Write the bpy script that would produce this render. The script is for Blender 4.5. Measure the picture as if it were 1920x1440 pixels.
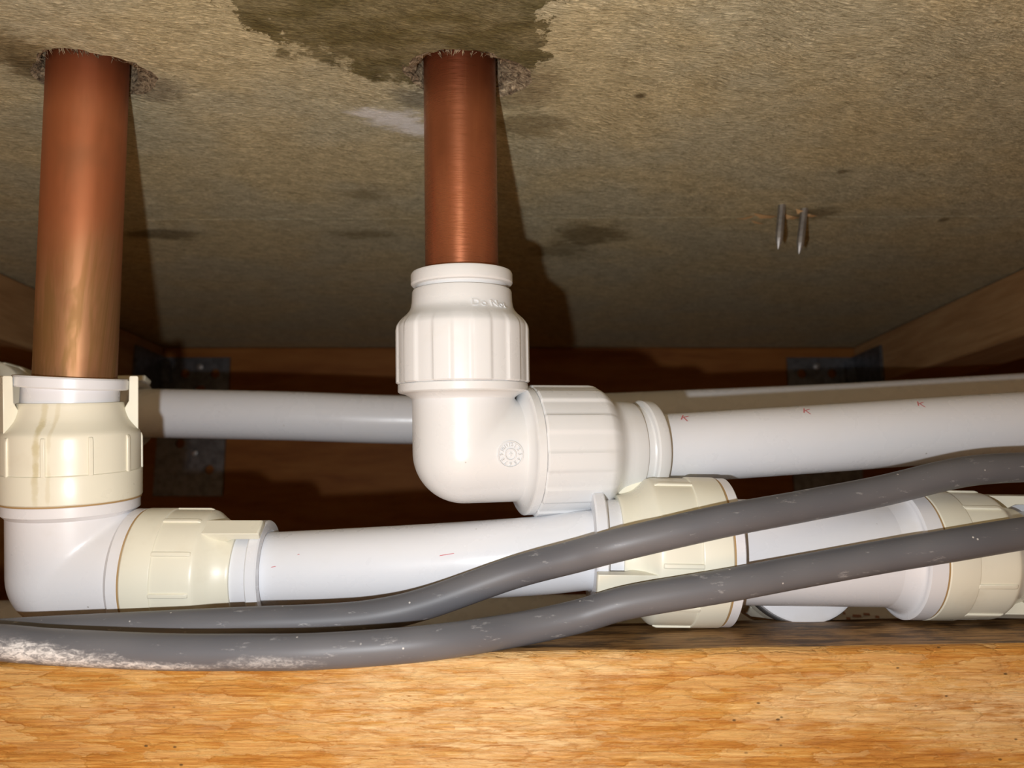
import bpy, bmesh, math, random
import numpy as np
from mathutils import Vector, Matrix

random.seed(7)
np.random.seed(7)
for o in list(bpy.data.objects):
    bpy.data.objects.remove(o)
SC = bpy.context.scene
COL = SC.collection
MM = 0.001

# ------------------------------------------------------------------ camera
FPX = 1442.0                      # focal length in pixels of the 1920 px wide frame
PITCH = math.radians(9.0)         # phone tilted slightly upwards
cam_d = bpy.data.cameras.new('camera')
cam_d.sensor_width = 36.0
cam_d.lens = FPX / 1920 * 36.0
cam_d.clip_start = 0.005
cam_d.clip_end = 20
cam_d.dof.use_dof = True
cam_d.dof.focus_distance = 0.224
cam_d.dof.aperture_fstop = 17.0
cam = bpy.data.objects.new('camera', cam_d)
COL.objects.link(cam)
cam.rotation_euler = (math.pi / 2 + PITCH, 0, 0)
SC.camera = cam

# ------------------------------------------------------------------ world, flash, exposure
w = bpy.data.worlds.new('world')
SC.world = w
w.use_nodes = True
w.node_tree.nodes['Background'].inputs[0].default_value = (1.0, 0.60, 0.30, 1)
w.node_tree.nodes['Background'].inputs[1].default_value = 0.20

fl_d = bpy.data.lights.new('phone_flash', 'POINT')   # the phone's own LED flash beside the lens
fl_d.energy = 1.95
fl_d.shadow_soft_size = 0.0022
fl_d.color = (0.955, 0.975, 1.0)
fl = bpy.data.objects.new('phone_flash', fl_d)
COL.objects.link(fl)
fl.location = (-23 * MM, 2 * MM, -19 * MM)

SC.view_settings.view_transform = 'Standard'
SC.view_settings.look = 'None'
SC.view_settings.gamma = 1.0
SC.view_settings.use_curve_mapping = False
SC.view_settings.exposure = 0.0

CT, ST = math.cos(PITCH), math.sin(PITCH)

def P(px, py, z):
    """point of the place (metres): seen at px,py and z millimetres in front of the lens"""
    xc = (px - 960) / FPX * z
    yc = (720 - py) / FPX * z
    return Vector((xc, z * CT - yc * ST, z * ST + yc * CT)) * MM

H_CEIL = 136.0
def CE(px, py):
    """point (mm) of the chipboard underside"""
    a = P(px, py, 1000.0)
    k = H_CEIL * MM / a.z
    return a.x * k / MM, a.y * k / MM

# ------------------------------------------------------------------ node helpers
class NT:
    def __init__(self, name, base=(0.8, 0.8, 0.8), rough=0.4, metal=0.0, spec=0.5):
        self.m = bpy.data.materials.new(name)
        self.m.use_nodes = True
        self.t = self.m.node_tree
        self.b = self.t.nodes['Principled BSDF']
        self.b.inputs['Base Color'].default_value = (*base, 1)
        self.b.inputs['Roughness'].default_value = rough
        self.b.inputs['Metallic'].default_value = metal
        self.b.inputs['Specular IOR Level'].default_value = spec
    def n(self, typ, **kw):
        nd = self.t.nodes.new(typ)
        for k, v in kw.items():
            setattr(nd, k, v)
        return nd
    def put(self, sock, v):
        if isinstance(v, bpy.types.NodeSocket):
            self.t.links.new(v, sock)
        elif isinstance(v, (tuple, list)):
            sock.default_value = (*v, 1) if (sock.type == 'RGBA' and len(v) == 3) else v
        else:
            sock.default_value = v
    def co(self, scale=(1, 1, 1), offset=(0, 0, 0), src=None):
        """texture coordinates in millimetres, scaled"""
        if src is None:
            src = self.n('ShaderNodeTexCoord').outputs['Object']
            scale = tuple(1000 * k for k in scale)
        mp = self.n('ShaderNodeVectorMath', operation='MULTIPLY')
        self.put(mp.inputs[0], src)
        self.put(mp.inputs[1], tuple(scale))
        ad = self.n('ShaderNodeVectorMath', operation='ADD')
        self.put(ad.inputs[0], mp.outputs[0])
        self.put(ad.inputs[1], tuple(offset))
        return ad.outputs[0]
    def noise(self, vec, scale=1.0, detail=3.0, rough=0.55, dist=0.0, out='Fac'):
        nd = self.n('ShaderNodeTexNoise')
        self.put(nd.inputs['Vector'], vec)
        self.put(nd.inputs['Scale'], scale)
        self.put(nd.inputs['Detail'], detail)
        self.put(nd.inputs['Roughness'], rough)
        self.put(nd.inputs['Distortion'], dist)
        return nd.outputs[out]
    def vor(self, vec, scale=1.0, out='Color', feature='F1', rnd=1.0):
        nd = self.n('ShaderNodeTexVoronoi', feature=feature)
        self.put(nd.inputs['Vector'], vec)
        self.put(nd.inputs['Scale'], scale)
        self.put(nd.inputs['Randomness'], rnd)
        return nd.outputs[out]
    def ramp(self, fac, stops, interp='LINEAR'):
        nd = self.n('ShaderNodeValToRGB')
        nd.color_ramp.interpolation = interp
        el = nd.color_ramp.elements
        while len(el) < len(stops):
            el.new(0.5)
        for e, (p, c) in zip(el, stops):
            e.position = p
            e.color = (*c, 1) if len(c) == 3 else c
        self.put(nd.inputs[0], fac)
        return nd.outputs[0]
    def math(self, op, a, b=0.0, clamp=False):
        nd = self.n('ShaderNodeMath', operation=op, use_clamp=clamp)
        self.put(nd.inputs[0], a)
        self.put(nd.inputs[1], b)
        return nd.outputs[0]
    def vmath(self, op, a, b=(0, 0, 0), out=0):
        nd = self.n('ShaderNodeVectorMath', operation=op)
        self.put(nd.inputs[0], a)
        self.put(nd.inputs[1], b)
        return nd.outputs[out]
    def step(self, v, lo, hi, a=0.0, b=1.0):
        nd = self.n('ShaderNodeMapRange', interpolation_type='SMOOTHSTEP')
        self.put(nd.inputs['Value'], v)
        self.put(nd.inputs['From Min'], lo)
        self.put(nd.inputs['From Max'], hi)
        self.put(nd.inputs['To Min'], a)
        self.put(nd.inputs['To Max'], b)
        return nd.outputs[0]
    def mix(self, fac, a, b, blend='MIX'):
        nd = self.n('ShaderNodeMix', data_type='RGBA', blend_type=blend)
        self.put(nd.inputs[0], fac)
        self.put(nd.inputs[6], a)
        self.put(nd.inputs[7], b)
        return nd.outputs[2]
    def sep(self, vec):
        nd = self.n('ShaderNodeSeparateXYZ')
        self.put(nd.inputs[0], vec)
        return nd.outputs
    def bump(self, h, strength=0.5, dist=0.0003, normal=None):
        nd = self.n('ShaderNodeBump')
        self.put(nd.inputs['Height'], h)
        nd.inputs['Strength'].default_value = strength
        nd.inputs['Distance'].default_value = dist
        if normal is not None:
            self.put(nd.inputs['Normal'], normal)
        return nd.outputs[0]
    def spot(self, mm, warp, c, r, soft=0.35, amp=0.7):
        """ragged patch with a shape of its own at c (mm), radii r; 1 inside"""
        d = self.vmath('SUBTRACT', mm, tuple(c))
        d = self.vmath('MULTIPLY', d, tuple(1.0 / x if x else 0.0 for x in r))
        ln = self.vmath('LENGTH', d, out='Value')
        ln = self.math('ADD', ln, self.math('MULTIPLY', self.math('SUBTRACT', warp, 0.5), amp * 2))
        return self.step(ln, 1.0 - soft, 1.0 + soft, 1.0, 0.0)
    def set(self, **kw):
        for k, v in kw.items():
            self.put(self.b.inputs[k.replace('_', ' ')], v)
        return self.m

# ------------------------------------------------------------------ materials
def mat_chipboard():
    t = NT('chipboard', rough=0.75, spec=0.25)
    mm = t.co()
    rot = t.n('ShaderNodeVectorRotate', rotation_type='Z_AXIS')
    t.put(rot.inputs['Vector'], mm)
    t.put(rot.inputs['Angle'], math.radians(-14))
    # flakes lie in slowly turning directions
    turn = t.noise(t.co((0.02, 0.02, 0)), 1.0, 2, 0.5, out='Color')
    mr = t.vmath('ADD', rot.outputs[0], t.vmath('MULTIPLY', turn, (14, 14, 0)))
    a = t.step(t.noise(t.co((0.36, 1.15, 1.0), src=mr), 1.0, 5, 0.72, 0.8), 0.30, 0.70)
    b = t.step(t.noise(t.co((0.10, 0.2, 1.0), (31, 7, 0), src=mr), 1.0, 3, 0.6), 0.3, 0.7)
    vs = t.sep(t.vor(t.co((0.48, 1.7, 1.0), src=mr), 1.0, 'Color'))[0]
    vs2 = t.sep(t.vor(t.co((0.9, 3.0, 1.0), (9, 3, 0), src=mr), 1.0, 'Color'))[1]
    s = t.math('ADD', t.math('MULTIPLY', a, 0.38), t.math('MULTIPLY', vs, 0.20))
    s = t.math('ADD', s, t.math('MULTIPLY', vs2, 0.24))
    s = t.math('ADD', s, t.math('MULTIPLY', b, 0.18))
    col = t.ramp(s, [(0.10, (0.26, 0.215, 0.12)), (0.32, (0.46, 0.395, 0.24)), (0.50, (0.61, 0.535, 0.34)),
                     (0.68, (0.75, 0.66, 0.43)), (0.90, (0.93, 0.83, 0.57))])
    dk = t.math('GREATER_THAN', vs2, 0.955)
    col = t.mix(t.math('MULTIPLY', dk, 0.4), col, (0.2, 0.155, 0.08))
    # patchy warm and grey drift of the board
    big = t.noise(t.co((0.018, 0.022, 1), (3, 1, 0)), 1.0, 3, 0.55)
    col = t.mix(t.step(big, 0.38, 0.62), t.mix(1.0, col, (1.0, 0.97, 0.90), 'MULTIPLY'), t.mix(1.0, col, (0.92, 0.95, 0.99), 'MULTIPLY'))
    # ---- damp stain reaching the middle hole: boundary depth as a function of x
    w1 = t.noise(t.co((0.07, 0.07, 0.07), (5, 0, 0)), 1.0, 7, 0.72)
    xyz = t.sep(mm)
    pts = [(400, -40), (408, 0), (432, 48), (520, 88), (650, 128), (722, 152), (775, 148), (800, 165), (870, 176), (950, 160),
           (1008, 132), (1044, 82), (1050, 20), (1052, -60)]
    pc = [CE(*p) for p in pts]
    x0, x1, y0, y1 = -110.0, 30.0, 150.0, 260.0
    fc = t.n('ShaderNodeFloatCurve')
    cu = fc.mapping.curves[0]
    npc = [((x - x0) / (x1 - x0), (y - y0) / (y1 - y0)) for x, y in pc]
    npc = sorted([(min(max(a_, 0), 1), min(max(b_, 0), 1)) for a_, b_ in npc])
    npc = [(0.0, 0.0), (max(npc[0][0] - 0.004, 0.001), 0.0)] + npc + [(min(npc[-1][0] + 0.004, 0.999), 0.0), (1.0, 0.0)]
    cu.points[0].location = npc[0]
    cu.points[1].location = npc[-1]
    for q in npc[1:-1]:
        cu.points.new(*q)
    for q in cu.points:
        q.handle_type = 'VECTOR'
    fc.mapping.update()
    w1 = t.step(w1, 0.28, 0.72)
    wig = t.math('MULTIPLY', t.math('SUBTRACT', w1, 0.5), 13.0)
    xin = t.math('ADD', xyz[0], wig)
    t.put(fc.inputs['Value'], t.math('DIVIDE', t.math('SUBTRACT', xin, x0), x1 - x0, clamp=True))
    g = t.math('ADD', t.math('MULTIPLY', fc.outputs[0], y1 - y0), y0)
    df = t.math('ADD', t.math('SUBTRACT', g, xyz[1]), wig)
    df = t.math('ADD', df, t.math('MULTIPLY', t.math('SUBTRACT', a, 0.5), 5.0))
    damp = t.step(df, -3.0, 4.0)
    damp = t.math('MULTIPLY', damp, t.step(xyz[1], 148, 160))
    fade = t.step(t.noise(t.co((0.05, 0.09, 1), (8, 8, 0)), 1.0, 4, 0.65), 0.35, 0.62, 0.78, 1.0)
    damp = t.math('MULTIPLY', damp, fade)
    col = t.mix(damp, col, t.mix(1.0, col, (0.25, 0.23, 0.14), 'MULTIPLY'))
    w2 = t.noise(t.co((0.09, 0.16, 0.1), (1, 4, 0)), 1.0, 6, 0.72)
    def sp(px, py, rx, ry, k, tint, amp=1.3, soft=0.5):
        nonlocal col
        x, y = CE(px, py)
        m = t.spot(mm, w2, (x, y, H_CEIL), (rx, ry, 0), soft, amp)
        col = t.mix(t.math('MULTIPLY', m, k), col, t.mix(1.0, col, tint, 'MULTIPLY'))
    sp(20, 95, 13, 10, 0.9, (0.42, 0.36, 0.26))
    sp(60, 130, 8, 8, 0.8, (0.40, 0.35, 0.27))
    sp(270, 165, 10, 9, 0.75, (0.45, 0.42, 0.42))
    sp(785, 185, 8, 6, 0.8, (0.42, 0.42, 0.45))
    sp(985, 165, 12, 11, 0.75, (0.5, 0.46, 0.42))
    sp(985, 235, 13, 8, 0.8, (0.5, 0.45, 0.36))
    sp(1110, 440, 16, 15, 0.85, (0.38, 0.34, 0.26))
    sp(1050, 470, 14, 12, 0.7, (0.45, 0.4, 0.3))
    sp(300, 440, 17, 7, 0.8, (0.3, 0.26, 0.2))
    sp(682, 440, 14, 7, 0.7, (0.45, 0.4, 0.3))
    sp(685, 365, 9, 7, 0.6, (0.5, 0.46, 0.38))
    sp(1530, 400, 9, 7, 0.8, (0.4, 0.36, 0.3))
    sp(1200, 180, 1.8, 1.5, 0.9, (0.2, 0.17, 0.12), 0.2)
    sp(1580, 322, 2.2, 2.0, 0.8, (0.35, 0.3, 0.22), 0.2)
    sp(1770, 412, 2.4, 3, 0.8, (0.35, 0.3, 0.22), 0.2)
    # white plaster smear beside the middle pipe
    for px, py, rx, ry, k in ((740, 222, 9, 6, 0.95), (768, 238, 6, 6, 0.95), (700, 214, 7, 3, 0.7)):
        x, y = CE(px, py)
        m = t.spot(mm, w2, (x, y, H_CEIL), (rx, ry, 0), 0.6, 1.6)
        col = t.mix(t.math('MULTIPLY', m, k), col, (0.95, 0.93, 0.90))
    h = t.math('ADD', t.math('MULTIPLY', a, 0.7), t.math('MULTIPLY', vs2, 0.35))
    return t.set(Base_Color=col, Normal=t.bump(h, 0.9, 0.0007))

def mat_broken_board():
    t = NT('broken_board', rough=0.85, spec=0.15)
    mm = t.co()
    a = t.step(t.noise(t.co((0.35, 0.35, 0.7)), 1.0, 6, 0.75, 1.2), 0.28, 0.72)
    col = t.ramp(a, [(0.1, (0.09, 0.065, 0.04)), (0.35, (0.34, 0.25, 0.16)), (0.6, (0.56, 0.43, 0.28)), (0.95, (0.85, 0.7, 0.47))])
    return t.set(Base_Color=col, Normal=t.bump(a, 1.0, 0.0012))

def mat_wood(name, stops, gx=0.02, gz=0.55, pale=None, bump=0.5, dark=0.0, hor='z', rough=0.62):
    t = NT(name, rough=rough, spec=0.3)
    mm = t.co()
    if hor == 'z':
        g1 = t.co((gx, 0.5, gz)); g2 = t.co((gx * 4, 1.2, gz * 3), (5, 9, 2)); g3 = t.co((gx * 9, 2, 3.2), (1, 2, 7))
    else:
        g1 = t.co((0.5, gx, gz)); g2 = t.co((1.2, gx * 4, gz * 3), (5, 9, 2)); g3 = t.co((2, gx * 9, 3.2), (1, 2, 7))
    a = t.step(t.noise(g1, 1.0, 3, 0.55, 0.8), 0.32, 0.68)
    b = t.step(t.noise(g2, 1.0, 5, 0.65, 0.4), 0.32, 0.68)
    c = t.step(t.noise(g3, 1.0, 3, 0.6), 0.3, 0.7)
    s = t.math('ADD', t.math('MULTIPLY', a, 0.46), t.math('MULTIPLY', b, 0.36))
    s = t.math('ADD', s, t.math('MULTIPLY', c, 0.18))
    col = t.ramp(s, stops)
    h2 = None
    if pale:
        wv = t.noise(t.co((0.10, 0.1, 0.4), (2, 0, 0)), 1.0, 6, 0.7)
        # torn blocky fibres
        fib = t.sep(t.vor(t.co((0.11, 0.3, 0.95), (7, 0, 1), src=t.vmath('ADD', mm, t.vmath('MULTIPLY', t.noise(t.co((0.2, 0.2, 0.6)), 1.0, 3, out='Color'), (6, 0, 2)))), 1.0, 'Color'))[0]
        fib2 = t.step(t.noise(t.co((0.14, 1, 1.5), (7, 0, 1)), 1.0, 5, 0.7), 0.36, 0.64)
        for cx, cz, rx, rz, k in pale:
            m = t.spot(mm, wv, (cx, 0, cz), (rx, 0, rz), 0.7, 1.2)
            m = t.math('MULTIPLY', m, t.math('ADD', t.math('MULTIPLY', fib, 0.6), t.math('MULTIPLY', fib2, 0.5)), clamp=True)
            col = t.mix(t.math('MULTIPLY', m, k), col, (0.84, 0.58, 0.29))
        h2 = t.math('MULTIPLY', fib, 0.5)
        tw = t.vmath('ADD', mm, t.vmath('MULTIPLY', t.noise(t.co((0.12, 0.2, 0.5), (4, 4, 4)), 1.0, 4, 0.6, out='Color'), (16, 0, 3.5)))
        ve = t.vor(t.co((0.075, 0.02, 0.42), (2, 0, 5), src=tw), 1.0, 'Distance', 'DISTANCE_TO_EDGE')
        vcell = t.sep(t.vor(t.co((0.075, 0.02, 0.42), (2, 0, 5), src=tw), 1.0, 'Color'))[0]
        em = t.math('MULTIPLY', t.step(ve, 0.0, 0.07, 1.0, 0.0), t.step(t.noise(t.co((0.03, 0.1, 0.15), (6, 1, 1)), 1.0, 3), 0.40, 0.58))
        col = t.mix(t.math('MULTIPLY', em, 0.42), col, (0.40, 0.145, 0.02))  # darker flake edges painted in place of shading on the torn relief
        col = t.mix(t.step(vcell, 0.55, 0.75, 0.0, 0.35), col, (0.80, 0.53, 0.23))
        h2 = t.math('ADD', h2, t.math('MULTIPLY', t.step(ve, 0.0, 0.12), 0.9))
        # thin dark latewood lines
        ln = t.noise(t.co((0.012, 0.3, 0.30), (3, 3, 3)), 1.0, 2, 0.5, 0.3)
        fr = t.math('FRACT', t.math('MULTIPLY', ln, 22.0))
        lm = t.math('MULTIPLY', t.step(t.math('ABSOLUTE', t.math('SUBTRACT', fr, 0.5)), 0.0, 0.16, 1.0, 0.0), t.step(t.noise(t.co((0.03, 0.3, 0.5), (1, 7, 3)), 1.0, 4, 0.65), 0.40, 0.60))
        col = t.mix(t.math('MULTIPLY', lm, 0.75), col, (0.42, 0.15, 0.02))
    if dark:
        dn = t.noise(t.co((0.05, 0.1, 0.1), (4, 1, 1)), 1.0, 5, 0.7)
        col = t.mix(t.step(dn, 0.45, 0.62, 0.0, dark), col, (0.035, 0.022, 0.014))
    # small dark specks
    vd = t.vor(t.co((0.16, 0.3, 0.3), (2, 2, 2)), 1.0, 'Distance')
    rn = t.noise(t.co((0.05, 0.05, 0.05), (11, 2, 3)), 1.0, 1)
    spk = t.math('MULTIPLY', t.step(vd, 0.05, 0.11, 1.0, 0.0), t.step(rn, 0.52, 0.58))
    col = t.mix(t.math('MULTIPLY', spk, 0.8), col, (0.06, 0.035, 0.015))
    h = t.math('ADD', t.math('MULTIPLY', b, 0.7), t.math('MULTIPLY', c, 0.3))
    if h2 is not None:
        h = t.math('ADD', h, h2)
    return t.set(Base_Color=col, Normal=t.bump(h, bump, 0.0005))

def mat_plastic(name, base, rough=0.32, dirt=0.25, dirtcol=(0.55, 0.47, 0.33), spots=(), bump=0.04):
    t = NT(name, base, rough, spec=0.5)
    mm = t.co()
    nz = t.noise(t.co((0.06, 0.06, 0.06)), 1.0, 4, 0.6)
    fine = t.noise(t.co((0.5, 0.5, 0.5), (3, 5, 1)), 1.0, 4, 0.65)
    col = t.mix(t.step(nz, 0.56, 0.8, 0.0, dirt), base, dirtcol)
    vd = t.vor(t.co((0.11, 0.11, 0.11), (4, 2, 2)), 1.0, 'Distance')
    rn = t.noise(t.co((0.06, 0.06, 0.06), (1, 12, 3)), 1.0, 1)
    spk = t.math('MULTIPLY', t.step(vd, 0.02, 0.045, 1.0, 0.0), t.step(rn, 0.5, 0.56))
    col = t.mix(t.math('MULTIPLY', spk, 0.55), col, (0.25, 0.2, 0.15))
    wv = t.noise(t.co((0.25, 0.25, 0.25), (2, 2, 8)), 1.0, 4, 0.65)
    for c, r, k, tint in spots:
        m = t.spot(mm, wv, c, r, 0.4, 0.8)
        col = t.mix(t.math('MULTIPLY', m, k), col, tint)
    rr = t.step(nz, 0.3, 0.7, rough * 0.8, rough * 1.25)
    return t.set(Base_Color=col, Roughness=rr, Normal=t.bump(fine, bump, 0.0004))

def mat_copper(name, kind):
    t = NT(name, rough=0.38, metal=0.7)
    mm = t.co()
    a = t.noise(t.co((0.30, 0.30, 0.012), (kind * 7, 0, 0)), 1.0, 3, 0.6, 0.5)
    b = t.noise(t.co((0.05, 0.05, 0.03), (kind * 3, 2, 5)), 1.0, 3, 0.55)
    c = t.noise(t.co((0.15, 0.15, 4.0)), 1.0, 3, 0.7)
    if kind == 0:
        red, tan, olive = (0.47, 0.165, 0.07), (0.43, 0.22, 0.105), (0.32, 0.175, 0.065)
        z = t.sep(mm)[2]
        up = t.step(t.math('ADD', z, t.math('MULTIPLY', t.math('SUBTRACT', b, 0.5), 60)), 60, 95)
        col = t.mix(up, t.mix(t.step(a, 0.42, 0.62), tan, olive), red)
        col = t.mix(t.step(b, 0.5, 0.72, 0, 0.6), col, (0.30, 0.13, 0.06))
        rough = t.step(a, 0.3, 0.7, 0.46, 0.58)
    else:
        col = t.mix(t.step(b, 0.35, 0.7), (0.40, 0.135, 0.062), (0.31, 0.105, 0.045))
        col = t.mix(t.step(a, 0.5, 0.72, 0, 0.45), col, (0.45, 0.175, 0.08))
        rough = t.step(t.math('ADD', t.math('MULTIPLY', c, 0.6), t.math('MULTIPLY', b, 0.4)), 0.35, 0.62, 0.24, 0.44)
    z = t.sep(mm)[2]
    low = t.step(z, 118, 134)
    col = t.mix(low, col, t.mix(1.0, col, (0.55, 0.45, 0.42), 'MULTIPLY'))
    n1 = t.bump(c, 0.05, 0.0002)
    tg = t.n('ShaderNodeTangent', direction_type='RADIAL', axis='Z')   # sanded round the pipe
    t.set(Anisotropic=0.62 if kind else 0.1, Anisotropic_Rotation=0.25, Tangent=tg.outputs[0])
    return t.set(Base_Color=col, Roughness=rough, Normal=n1)

def mat_cable(name, dust):
    t = NT(name, (0.13, 0.13, 0.137), 0.45, spec=0.4)
    mm = t.co()
    vd = t.vor(t.co((0.28, 0.28, 0.28)), 1.0, 'Distance')
    rn = t.noise(t.co((0.09, 0.09, 0.09), (1, 2, 3)), 1.0, 2)
    sp1 = t.math('MULTIPLY', t.step(vd, 0.05, 0.10, 1.0, 0.0), t.step(rn, 0.50, 0.55))
    ns = t.noise(t.co((0.12, 0.2, 0.5), (5, 5, 5)), 1.0, 5, 0.75)
    smear = t.step(ns, 0.60, 0.70, 0, 0.4)
    big = t.noise(t.co((0.03, 0.05, 0.05)), 1.0, 2)
    col = t.mix(t.step(big, 0.3, 0.7), (0.105, 0.107, 0.12), (0.135, 0.135, 0.145))
    col = t.mix(t.math('MULTIPLY', sp1, 0.7), col, (0.75, 0.72, 0.68))
    col = t.mix(smear, col, (0.5, 0.5, 0.5))
    if dust:
        wv2 = t.noise(t.co((0.5, 0.7, 1.2), (3, 1, 0)), 1.0, 6, 0.75, 1.0)
        wv = t.noise(t.co((0.16, 0.3, 0.6), (7, 1, 0)), 1.0, 8, 0.8, 0.5)
        for c, r, k in dust:
            m = t.spot(mm, wv, c, r, 0.6, 1.8)
            m = t.math('MULTIPLY', m, t.step(wv2, 0.40, 0.62, 0.15, 1.0))
            col = t.mix(t.math('MULTIPLY', m, k), col, (0.80, 0.78, 0.76))
    return t.set(Base_Color=col, Normal=t.bump(ns, 0.06, 0.0003))

def mat_metal(name, base, rough=0.45):
    t = NT(name, base, rough, metal=0.85)
    n = t.noise(t.co((0.2, 0.2, 0.2)), 1.0, 4, 0.6)
    col = t.mix(t.step(n, 0.35, 0.7), base, tuple(c * 0.6 for c in base))
    return t.set(Base_Color=col)

PINE = [(0.10, (0.36, 0.13, 0.018)), (0.32, (0.50, 0.205, 0.033)), (0.52, (0.59, 0.275, 0.055)), (0.72, (0.65, 0.34, 0.085)), (0.92, (0.72, 0.44, 0.15))]
PALE = [(-8, -52, 36, 16, 1.0), (-38, -48, 14, 7, 0.7), (88, -49, 15, 6, 1.0), (124, -51, 22, 8, 1.0), (68, -52, 9, 5, 0.7), (10, -40.5, 46, 2.4, 0.8), (-95, -52, 30, 5, 0.4)]
M_CHIP = mat_chipboard()
M_BROKEN = mat_broken_board()
M_PINE = mat_wood('pine_front', PINE, pale=PALE, bump=0.7)
M_PINE_TOP = mat_wood('pine_weathered', [(0.2, (0.20, 0.105, 0.035)), (0.5, (0.40, 0.22, 0.08)), (0.8, (0.52, 0.31, 0.13))], gx=0.03, gz=0.5, dark=0.7, rough=0.5)
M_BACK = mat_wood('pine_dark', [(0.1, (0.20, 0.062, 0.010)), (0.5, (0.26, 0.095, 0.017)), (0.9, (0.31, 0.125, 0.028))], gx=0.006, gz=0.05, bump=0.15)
M_BATTEN = mat_wood('batten_wood', [(0.1, (0.33, 0.175, 0.07)), (0.5, (0.42, 0.24, 0.105)), (0.9, (0.50, 0.31, 0.145))], gx=0.006, gz=0.08, hor='y', bump=0.3)
WARM = (0.735, 0.745, 0.75)
COOL = (0.79, 0.805, 0.845)
CREAM = (0.83, 0.80, 0.66)
M_WARM = mat_plastic('warm_white_plastic', WARM, 0.30, 0.15)
M_PIPE = mat_plastic('white_pipe_plastic', COOL, 0.28, 0.12, (0.7, 0.66, 0.6))
M_BODY = mat_plastic('white_body_plastic', (0.81, 0.805, 0.825), 0.30, 0.15)
M_CREAM = mat_plastic('cream_cap_plastic', CREAM, 0.33, 0.3)
M_CREAM_S = mat_plastic('cream_cap_streaked', CREAM, 0.33, 0.3, spots=[((0.5, -19, z), (1.0, 14, 6), 0.4, (0.55, 0.47, 0.24)) for z in (27, 33, 39, 45)] +
                        [((4.0, -19, z), (0.6, 14, 6), 0.3, (0.6, 0.52, 0.32)) for z in (25, 40, 47)])
M_GRIME = mat_plastic('brown_grime', (0.42, 0.27, 0.12), 0.6, 0.4)
M_DARKRING = mat_plastic('dark_seal_rubber', (0.07, 0.068, 0.065), 0.3, 0.1)
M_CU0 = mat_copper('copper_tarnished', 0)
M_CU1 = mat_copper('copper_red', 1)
M_ZINC = mat_metal('galvanised_steel', (0.20, 0.215, 0.24), 0.45)
M_NAIL = mat_metal('nail_steel', (0.42, 0.41, 0.40), 0.5)
M_RED = NT('red_ink', (0.62, 0.18, 0.2), 0.5).m
M_INK = NT('brown_ink', (0.40, 0.20, 0.16), 0.5).m
M_SPLINT = NT('fresh_splinter', (0.72, 0.46, 0.22), 0.7).m
M_BOUNCE = mat_wood('bounce_boarding', [(0.2, (0.56, 0.30, 0.11)), (0.5, (0.72, 0.42, 0.18)), (0.8, (0.82, 0.54, 0.27))], gz=0.2, bump=0.2)
M_LIGHT_STOP = NT('light_stop_board', (0.45, 0.38, 0.30), 0.8).m

# ------------------------------------------------------------------ object helpers
def props(o, label=None, cat=None, group=None, kind=None):
    for k, v in (('label', label), ('category', cat), ('group', group), ('kind', kind)):
        if v:
            o[k] = v
    return o

def empty(name, loc, label=None, cat=None, group=None, kind=None):
    o = bpy.data.objects.new(name, None)
    COL.objects.link(o)
    o.location = loc
    o.empty_display_size = 0.01
    return props(o, label, cat, group, kind)

def mk(name, vf, mats, parent=None, origin=None, sharp=35, mi=None):
    """one mesh object from world-space verts/faces; stored relative to its parent or origin"""
    verts, faces = vf
    base = parent
    off = Vector((0, 0, 0))
    while base is not None:
        off += base.location
        base = base.parent
    if origin is not None:
        off = off + (Vector(origin) - off)
    me = bpy.data.meshes.new(name)
    me.from_pydata([tuple(Vector(v) - off) for v in verts], [], faces)
    me.update()
    bm = bmesh.new(); bm.from_mesh(me)
    bmesh.ops.recalc_face_normals(bm, faces=bm.faces)
    bm.to_mesh(me); bm.free()
    for p in me.polygons:
        p.use_smooth = True
    if sharp < 180:
        me.set_sharp_from_angle(angle=math.radians(sharp))
    for m in (mats if isinstance(mats, (list, tuple)) else [mats]):
        me.materials.append(m)
    if mi is not None:
        me.polygons.foreach_set('material_index', mi)
    o = bpy.data.objects.new(name, me)
    COL.objects.link(o)
    if parent is not None:
        o.parent = parent
        po = Vector((0, 0, 0)); b2 = parent
        while b2 is not None:
            po += b2.location; b2 = b2.parent
        o.location = off - po
    else:
        o.location = off
    return o

def join(*vfs):
    V, Fc = [], []
    for v, f in vfs:
        k = len(V)
        V += list(v)
        Fc += [[i + k for i in q] for q in f]
    return V, Fc

def frame(axis, toward=None):
    a = Vector(axis).normalized()
    t = Vector((0, -1, 0)) if toward is None else Vector(toward)
    u = t - a * t.dot(a)
    if u.length < 1e-4:
        t = Vector((0, 0, 1)); u = t - a * t.dot(a)
    u.normalize()
    return a, u, a.cross(u)

def lathe(profile, c, axis, n=96, rf=None, toward=None, caps=(False, False)):
    """surface of revolution; profile in mm as (t, r); rf(phi, t, r) may vary the radius"""
    a, u, v = frame(axis, toward)
    c = Vector(c)
    V, Fc = [], []
    for (t, r) in profile:
        for i in range(n):
            ph = 2 * math.pi * i / n
            rr = rf(ph, t, r) if rf else r
            V.append(c + (a * t + (u * math.cos(ph) + v * math.sin(ph)) * rr) * MM)
    m = len(profile)
    for j in range(m - 1):
        for i in range(n):
            k = (i + 1) % n
            Fc.append([j * n + i, j * n + k, (j + 1) * n + k, (j + 1) * n + i])
    if caps[0]:
        Fc.append(list(range(n - 1, -1, -1)))
    if caps[1]:
        Fc.append([(m - 1) * n + i for i in range(n)])
    return V, Fc

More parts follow.
